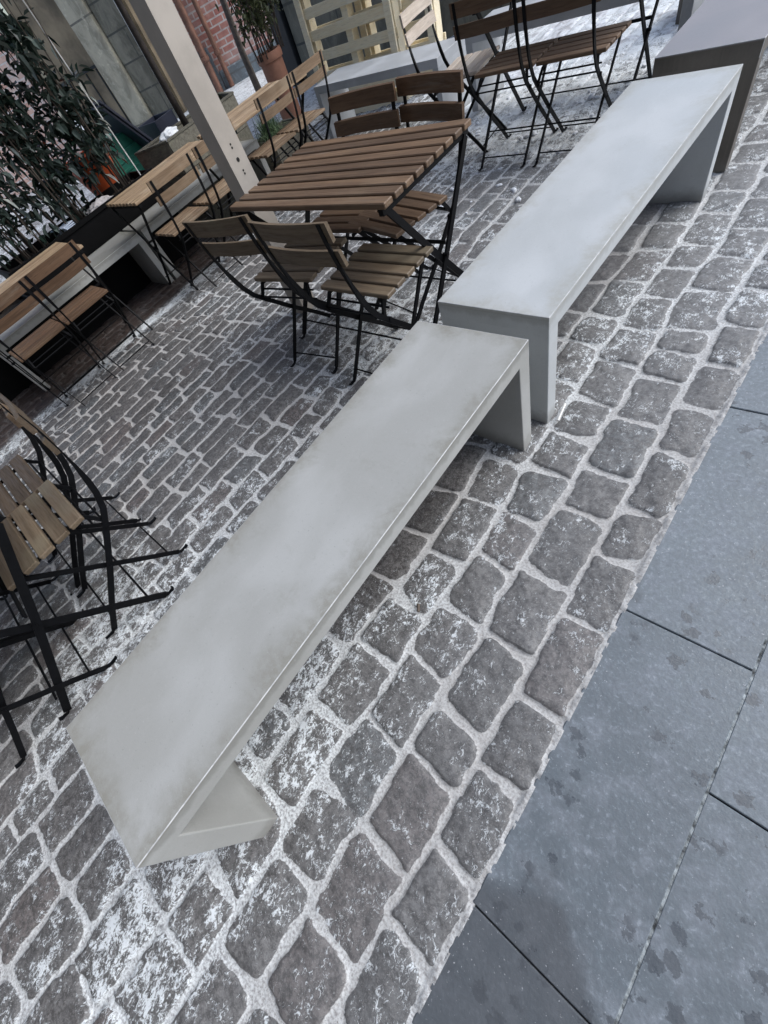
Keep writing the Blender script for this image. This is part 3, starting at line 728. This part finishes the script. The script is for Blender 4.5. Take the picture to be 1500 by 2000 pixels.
# odds and ends in the planter
bm = bmesh.new(); bmesh.ops.create_icosphere(bm, subdivisions=4, radius=1)
for v in bm.verts:
    n = Vector(v.co); k = 1 + .16 * math.sin(n.x * 5 + n.y * 7) * math.cos(n.z * 6 + n.x * 3) + .12 * math.sin(n.y * 19 + n.z * 13)
    v.co = Vector((n.x * .06 * k, n.y * .15 * k, n.z * .05 * k)) + Vector((-4.13, 2.22, .495))
tag(obj('snow_lump', bm, M['snow_dirty'], smooth=True), 'lump of dirty pale snow on the planter rim beneath the orange pot', 'snow')
def pot(name, label, cat, loc, r0, r1, h, m, rimh=.0, group=None, rimw=.02):
    root = thing(name, label, cat, loc, 0, group)
    bm = bmesh.new(); lathe(bm, [(r0 * .96, 0), (r0, .01), (r1, h - rimh), (r1 + rimw, h - rimh + .004), (r1 + rimw * 1.3, h - rimh * .5), (r1 + rimw, h), (r1 - .012, h), (r1 - .02, h - .06)], 40)
    obj('shell', bm, m, root, smooth=True, angle=40)
    bm = bmesh.new(); lathe(bm, [(r1 - .021, h - .065), (.001, h - .05)], 30); obj('soil', bm, M['soil'], root)
    return root
pot('orange_pot', 'orange plastic pot seen through the shrub stems', 'pot', (-4.66, 2.58, .44), .14, .22, .33, M['orange'], .04)
bm = bmesh.new()
for i in range(5):
    box(bm, (-.06 + .004 * i, -.05 - .006 * i, .012 * i), (.07, .06, .012 * i + .009), .002, 1, Matrix.Translation((-4.2, 1.86, .475)) @ Matrix.Rotation(R(24), 4, 'Z') @ Matrix.Rotation(R(-12 + 3 * i), 4, 'X'))
tag(obj('paper_stack', bm, M['paper']), 'small pale blue stack of crumpled papers among the shrub stems', 'paper')

# grey wooden planter with snow
def wood_planter(label, loc, rz, L, D, H):
    root = thing('wooden_planter', label, 'planter', loc, rz, 'silvered wooden planters')
    bm = bmesh.new()
    for i in range(3):
        z0, z1 = H * i / 3 + .002, H * (i + 1) / 3 - .002
        box(bm, (0, 0, z0), (L, .025, z1), .003); box(bm, (0, D - .025, z0), (L, D, z1), .003)
        box(bm, (0, .026, z0), (.025, D - .026, z1), .003); box(bm, (L - .025, .026, z0), (L, D - .026, z1), .003)
    obj('boards', bm, M['grey_wood'], root)
    bm = bmesh.new(); box(bm, (-.012, -.012, H), (L + .012, .035, H + .018), .003); box(bm, (-.012, D - .035, H), (L + .012, D + .012, H + .018), .003)
    box(bm, (-.012, .036, H), (.035, D - .036, H + .018), .003); obj('rim', bm, M['grey_wood'], root)
    bm = bmesh.new(); g_ = []
    for i in range(31):
        g_.append([bm.verts.new((.026 + (L - .052) * i / 30, .026 + (D - .052) * j / 8, H - .07 + .06 * float(vnoise(np.array(i * .35), np.array(j * .4), 1, 9)))) for j in range(9)])
    for i in range(30):
        for j in range(8): bm.faces.new((g_[i][j], g_[i + 1][j], g_[i + 1][j + 1], g_[i][j + 1]))
    obj('soil', bm, M['soil'], root, smooth=True)
    return root
def poly_trough(label, pts, z0, z1, fill, m):
    root = thing('wooden_planter', label, 'planter')
    n = len(pts); c = Vector((sum(p[0] for p in pts) / n, sum(p[1] for p in pts) / n, 0))
    for k in range(n):
        a, b = Vector((*pts[k], 0)), Vector((*pts[(k + 1) % n], 0)); d_ = (b - a).normalized(); nrm = Vector((-d_.y, d_.x, 0))
        if nrm.dot(c - a) < 0: nrm = -nrm
        bm = bmesh.new()
        for i in range(3):
            h0 = z0 + (z1 - z0) * i / 3 + .002; h1 = z0 + (z1 - z0) * (i + 1) / 3 - .002
            ins = .022
            q = [a + d_ * .003, b - d_ * .003, b - d_ * ins + nrm * ins, a + d_ * ins + nrm * ins]
            lo = [bm.verts.new((p.x, p.y, h0)) for p in q]; hi = [bm.verts.new((p.x, p.y, h1)) for p in q]
            bm.faces.new(lo); bm.faces.new(hi)
            for e in range(4): bm.faces.new((lo[e], lo[(e + 1) % 4], hi[(e + 1) % 4], hi[e]))
        obj('boards', bm, m, root)
        bm = bmesh.new(); q = [a - nrm * .006, b - nrm * .006, b + nrm * .03 - d_ * .03, a + nrm * .03 + d_ * .03]
        lo = [bm.verts.new((p.x, p.y, z1 + .001)) for p in q]; hi = [bm.verts.new((p.x, p.y, z1 + .016)) for p in q]
        bm.faces.new(lo); bm.faces.new(hi)
        for e in range(4): bm.faces.new((lo[e], lo[(e + 1) % 4], hi[(e + 1) % 4], hi[e]))
        obj('rim', bm, m, root)
    bm = bmesh.new(); bm.faces.new([bm.verts.new((c.x + (p[0] - c.x) * .93, c.y + (p[1] - c.y) * .95, fill)) for p in pts]); bmesh.ops.subdivide_edges(bm, edges=bm.edges[:], cuts=3, use_grid_fill=True)
    obj('soil', bm, M['soil'], root)
    return root
poly_trough('grey weathered wooden planter with a snow chunk in it, left of the white post', [(-4.44, 2.93), (-4.03, 3.10), (-4.03, 4.02), (-4.44, 4.14)], gz(-4.2), .585, .50, M['grey_wood'])
bm = bmesh.new(); bmesh.ops.create_icosphere(bm, subdivisions=4, radius=1)
for v in bm.verts:
    n = Vector(v.co); k = 1 + .2 * math.sin(n.x * 7 + n.y * 4) * math.cos(n.z * 5 + 1) + .10 * math.sin(n.x * 21 + n.z * 17 + n.y * 9)
    v.co = Vector((n.x * .05 * k, n.y * .11 * k, n.z * .045 * k)) + Vector((-4.13, 3.20, .60))
tag(obj('snow_chunk', bm, M['snow'], smooth=True), 'white snow chunk lying in the grey wooden planter', 'snow')
root = thing('tree_trunk', 'dark slim tree trunk rising from the grey wooden planter', 'tree', (-4.26, 3.50, .50))
bm = bmesh.new(); tube(bm, [(0, 0, 0), (.01, -.01, .5), (-.02, .01, 1.1), (.0, .02, 1.9), (.02, .0, 2.6)], [.036, .032, .030, .028, .022], 10); obj('trunk', bm, M['bark_dark'], root, smooth=True)
bm = bmesh.new(); rnd = random.Random(31)
for i in range(10):
    z = rnd.uniform(1.7, 2.5); a = rnd.uniform(0, 6.28); L_ = rnd.uniform(.3, .7)
    tube(bm, [(0, 0, z), (math.cos(a) * L_ * .5, math.sin(a) * L_ * .5, z + L_ * .5), (math.cos(a) * L_, math.sin(a) * L_, z + L_)], [.012, .008, .003], 6)
obj('branches', bm, M['bark_dark'], root, smooth=True)

# grass tuft in its own box, terracotta pots
def grass_tuft(label, loc, n, ln, seed, m='grass', w_=.007):
    rnd = random.Random(seed); root = thing('ornamental_grass', label, 'grass plant', loc)
    bm = bmesh.new()
    for i in range(n):
        a = rnd.uniform(0, 6.28); sp = rnd.uniform(.1, 1); L_ = ln * rnd.uniform(.6, 1.1); base = Vector((rnd.gauss(0, .05), rnd.gauss(0, .05), 0)); prev = None
        dir2 = Vector((math.cos(a), math.sin(a), 0)); side = Vector((-math.sin(a), math.cos(a), 0))
        for k in range(6):
            t = k / 5; p_ = base + dir2 * (L_ * sp * t * .9) + Vector((0, 0, L_ * (t * (1 - .3 * sp) - sp * .95 * t * t)))
            ww = w_ * (1 - t) + .0008; cur = (bm.verts.new(p_ + side * ww / 2), bm.verts.new(p_ - side * ww / 2))
            if prev: bm.faces.new((prev[0], prev[1], cur[1], cur[0]))
            prev = cur
    obj('blades', bm, M[m], root); return root
box_thing('planter', 'dark planter box holding the green grass tuft, behind the right row table', 'planter', (-4.40, 4.20, gz(-4.3)), (-3.98, 4.75, .12), M['grey_wood'], fill=.10)
grass_tuft('pale green tuft of long drooping grass blades right of the white post', (-4.18, 4.36, .12), 520, .34, 4)
pot('terracotta_pot', 'tall terracotta pot with rolled rim beside the dark downpipe', 'pot', (-5.06, 5.46, gz(-5)), .14, .145, .72, M['terracotta'], .08, rimw=.018)
shrub('olive green potted shrub growing from the tall terracotta pot', -5.06, 5.46, .52, .42, .42, 1.3, 20, 3400, 8, 'leaf2', .06, 'potted_shrub', group=None, low=.25)

# bins
root = thing('green_bin', 'ribbed green plastic bin behind the thin white rod', 'bin', (-5.80, 3.30, gz(-5.6)), R(4))
bm = bmesh.new(); box(bm, (-.25, -.32, 0), (.25, .30, .82), .02, 2)
for i in range(9): box(bm, (-.262, -.332, .08 + i * .075), (.262, .312, .108 + i * .075), .006)
obj('body', bm, M['green'], root)
root = thing('bin_lid', 'dark navy plastic lid leaning open across the green bin', 'lid', (-5.42, 3.30, .93)); root.rotation_euler = (R(-58), 0, 0)
bm = bmesh.new(); box(bm, (-.42, 0, -.03), (.10, .62, 0), .01, 2); obj('panel', bm, M['navy'], root)
bm = bmesh.new(); box(bm, (-.44, -.02, .001), (.12, .03, .03), .006); obj('rim', bm, M['navy'], root)
bm = bmesh.new(); box(bm, (.08, .031, .001), (.12, .64, .03), .006); obj('rim', bm, M['navy'], root)
box_thing('crate', 'small dark navy crate to the right of the green bin', 'crate', (-.20, -.16, 0), (.20, .16, .74), M['navy'], loc=(-5.75, 3.98, gz(-5.6)), rz=R(8), fill=.60)

# pallet standing upright behind the bench
def pallet(label, x0, x1, y, z0, z1, group='pallets', nb=9, tilt=0):
    root = thing('wooden_pallet', label, 'pallet', (x0, y, z0), 0, group); root.rotation_euler = (R(tilt), 0, 0)
    W_ = x1 - x0; H_ = z1 - z0
    bm = bmesh.new(); p_ = H_ / nb
    for i in range(nb): box(bm, (random.uniform(-.01, .01), -.022, i * p_ + .012), (W_ + random.uniform(-.01, .01), 0, i * p_ + p_ * .56), .003)
    obj('deck_boards', bm, M['pallet'], root)
    for xx in (0.02, W_ / 2 - .045, W_ - .11):
        bm = bmesh.new(); box(bm, (xx, .001, 0), (xx + .09, .10, H_), .003); obj('stringer', bm, M['pallet'], root)
    for xx in (0.0, W_ - .10):
        bm = bmesh.new(); box(bm, (xx, -.045, -.004), (xx + .085, -.023, H_), .003); obj('front_board', bm, M['pallet'], root)
    bm = bmesh.new()
    for i in range(0, nb, 2): box(bm, (0, .101, i * p_ + .012), (W_, .122, i * p_ + p_ * .6), .003)
    obj('back_boards', bm, M['pallet'], root)
pallet('upright pale pine pallet leaning behind the bench, widest one in view', -4.32, -3.02, 5.42, gz(-4), 1.32, tilt=-3)
pallet('second pale pine pallet just showing past the right side of the wide pallet', -3.62, -2.66, 5.58, gz(-4), 1.25, tilt=-3)

# ------------------------------------------------------------------ buildings behind
def wall(name, label, cat, p0, p1, z0, z1, m, thick=.4, group=None):
    p0, p1 = Vector((*p0, 0)), Vector((*p1, 0)); d_ = p1 - p0; L = d_.length
    o = thing(name, label, cat, (p0.x, p0.y, 0), math.atan2(d_.y, d_.x), group)
    bm = bmesh.new(); box(bm, (0, 0, z0), (L, thick, z1)); obj('wall_face', bm, m, o)
    return o, L
ZB = -.16
u_ = Vector((2.7, 3.25)).normalized(); q0 = Vector((-11.6, 6.75)) + u_ * 1.45; q1 = q0 + u_ * 3.2
o, L = wall('brick_building', 'red brick building beyond the terracotta pot, left of the stone pier', 'building', q0, q1, ZB - .1, 7, M['brick'])
bm = bmesh.new(); box(bm, (-.2, -.07, ZB - .1), (.52, -.001, .50), .02); obj('plinth', bm, M['stone_plinth'], o)
bm = bmesh.new(); box(bm, (.53, -.05, ZB - .1), (L, -.001, .12), .02); obj('plinth', bm, M['stone_plinth'], o)
u2 = Vector((3.2, 1.6)).normalized(); q0 = Vector((-14.6, 5.6)) + u2 * 1.35; q1 = q0 + u2 * 2.70
o, L = wall('stone_building', 'old stone building front with brown doors, behind the white post', 'building', q0, q1, ZB - .1, 7, M['plank_dark'], .4)
bm = bmesh.new(); box(bm, (1.43, -.30, ZB - .1), (2.01, -.001, 7), .06, 2); obj('pilaster', bm, M['stone_pale'], o)
bm = bmesh.new(); box(bm, (2.03, -.22, ZB - .1), (2.63, -.001, 7), .04, 2); obj('pilaster', bm, M['stone_dark'], o)
bm = bmesh.new(); box(bm, (.0, -.03, 1.0), (1.41, -.002, 1.045)); obj('door_rail', bm, M['black_col'], o)
for a_ in (.3, .85, 1.17):
    bm = bmesh.new(); box(bm, (a_, -.02, ZB), (a_ + .03, -.001, .99)); obj('door_strip', bm, M['black_col'], o)
bm = bmesh.new(); tube(bm, [(2.69, -.30, ZB), (2.69, -.30, 7)], .022, 8); obj('conduit', bm, M['white_metal'], o)
bm = bmesh.new(); tube(bm, [(2.76, -.30, ZB), (2.76, -.30, 7)], .016, 8); obj('conduit', bm, M['black_col'], o)
o, L = wall('pink_building', 'pale pinkish brick building seen through the shrubs', 'building', (-17.5, .5), (-13.6, 5.9), ZB, 7, M['brick_pink'])
def pipe_(label, s_, r, off):
    root = thing('drainpipe', label, 'drainpipe', (*(Vector((-11.6, 6.75)) + u_ * s_ + Vector((u_.y, -u_.x)) * off), ZB), 0, 'drainpipes on the brick wall')
    bm = bmesh.new(); tube(bm, [(0, 0, 0), (0, 0, 7)], r, 14); obj('pipe', bm, M['rust'], root, smooth=True, angle=60)
    for z in (.5, 1.9, 3.3):
        bm = bmesh.new(); lathe(bm, [(r * 1.03, z), (r * 1.3, z + .005), (r * 1.3, z + .07), (r * 1.03, z + .075)], 16); obj('bracket', bm, M['rust'], root)
pipe_('rusty brown drainpipe on the red brick wall, the left and thicker one', 1.84, .075, .16)
pipe_('dark brown drainpipe on the red brick wall, the right and thinner one', 2.14, .055, .12)
root = thing('stone_pier', 'mossy grey stone block pier behind the left side of the pallet', 'pier', (-6.50, 7.2, ZB), R(3))
bm = bmesh.new(); box(bm, (0, 0, 0), (4.6, .8, 7), .02); obj('blocks', bm, M['stone_dark'], root)
root = thing('dark_column', 'narrow charcoal column right of the terracotta pot', 'column', (-6.88, 7.15, ZB))
bm = bmesh.new(); box(bm, (0, 0, 0), (.34, .26, 7), .012); obj('shaft', bm, M['black_col'], root)
bm = bmesh.new(); box(bm, (-.02, -.02, 0), (.36, -.001, .12), .005); obj('base', bm, M['black_col'], root)
# slender bare tree
root = thing('young_tree', 'slender bare young tree in front of the red brick wall', 'tree', (-7.7, 7.1, ZB))
bm = bmesh.new()
tube(bm, [(0, 0, 0), (-.02, 0, .6), (.0, .03, 1.2), (-.06, .02, 1.9), (-.05, .05, 2.8)], [.065, .055, .05, .045, .035], 10)
obj('trunk', bm, M['bark'], root, smooth=True)
bm = bmesh.new(); rnd = random.Random(3)
for i in range(12):
    z = rnd.uniform(1.3, 2.7); a = rnd.uniform(0, 6.28); L_ = rnd.uniform(.5, 1.2)
    tube(bm, [(-.03, .02, z), (math.cos(a) * L_ * .5, math.sin(a) * L_ * .5, z + L_ * .4), (math.cos(a) * L_, math.sin(a) * L_, z + L_ * .9)], [.022, .014, .005], 6)
obj('branches', bm, M['bark'], root, smooth=True)
bl = bmesh.new()
for i in range(1500):
    a = rnd.uniform(0, 6.28); q = rnd.random() ** .5 * 1.0; p_ = Vector((math.cos(a) * q, math.sin(a) * q, rnd.uniform(1.9, 3.6)))
    leaf_mesh(bl, p_, Vector((rnd.gauss(0, .4), rnd.gauss(0, .4), -1)), .11, .035)
obj('crown', bl, M['leaf2'], root)

# unseen wall added behind the viewer, cuts skylight on the near faces
o, L = wall('added_skylight_block', 'unseen dark wall added behind the viewer to cut skylight on the near faces', 'building', (8, -2.2), (-8, -2.2), -.2, 10, M['block_dark'])
# small litter
bm = bmesh.new(); tube(bm, [(.436, 1.725, .014), (.448, 1.64, .013)], .0045, 10)  # thin white stick on the cobbles
tag(obj('white_stick', bm, M['white_metal']), 'short thin white stick on the cobbles beside the near leg of the second bench', 'litter')
bm = bmesh.new(); tube(bm, [(.411, .757, .012), (.396, .779, .014)], .0045, 6)
tag(obj('twig', bm, M['bark']), 'tiny brown twig lying in a joint right of the nearest bench', 'twig')
# snow clods round the upper table
def clods():
    rnd = random.Random(12); bm = bmesh.new()
    for i in range(130):
        if rnd.random() < .6: x, y = rnd.gauss(-.45, .45), rnd.gauss(4.15, .28)
        else: x, y = rnd.uniform(-1.8, .0), rnd.uniform(3.0, 5.5)
        if x > -.05 or x < -2.2: continue
        r_ = min(.016, abs(rnd.gauss(.006, .006)) + .003)
        mtx = Matrix.Translation((x, y, gz(x) + r_ * .4)) @ Matrix.Rotation(rnd.uniform(0, 3), 4, 'Z') @ Matrix.Diagonal((r_ * rnd.uniform(1, 2), r_, r_ * rnd.uniform(.5, .9), 1))
        r = bmesh.ops.create_icosphere(bm, subdivisions=2, radius=1, matrix=mtx)
        for v in r['verts']: v.co += Vector((rnd.gauss(0, .12), rnd.gauss(0, .12), rnd.gauss(0, .12))) * r_
    tag(obj('snow_clods', bm, M['snow'], smooth=True), 'scattered clods of icy snow on the ground round the upper table', 'snow', kind='stuff')
clods()

# unseen awning added on the white post, sized to shade the left side
root = thing('added_canopy', 'unseen cream awning added on the white post to shade the left side', 'added_canopy', (-1.40, 2.02, 2.84))
bm = bmesh.new(); box(bm, (-3.6, -3.9, .02), (-1.25, 2.2, .05)); obj('added_canopy_fabric', bm, M['white_paint'], root)
bm = bmesh.new(); box(bm, (-3.6, -.06, -.06), (-.06, .06, .018)); obj('added_canopy_beam', bm, M['white_paint'], root)
for (x_, y_) in ((-1.40, -1.8), (-4.95, -1.8), (-4.95, 4.1)):  # props added to carry the unseen awning
    bm = bmesh.new(); box(bm, (x_ - .05 + 1.40, y_ - .05 - 2.02, gz(x_) - 2.84), (x_ + .05 + 1.40, y_ + .05 - 2.02, .018)); obj('post', bm, M['white_paint'], root)
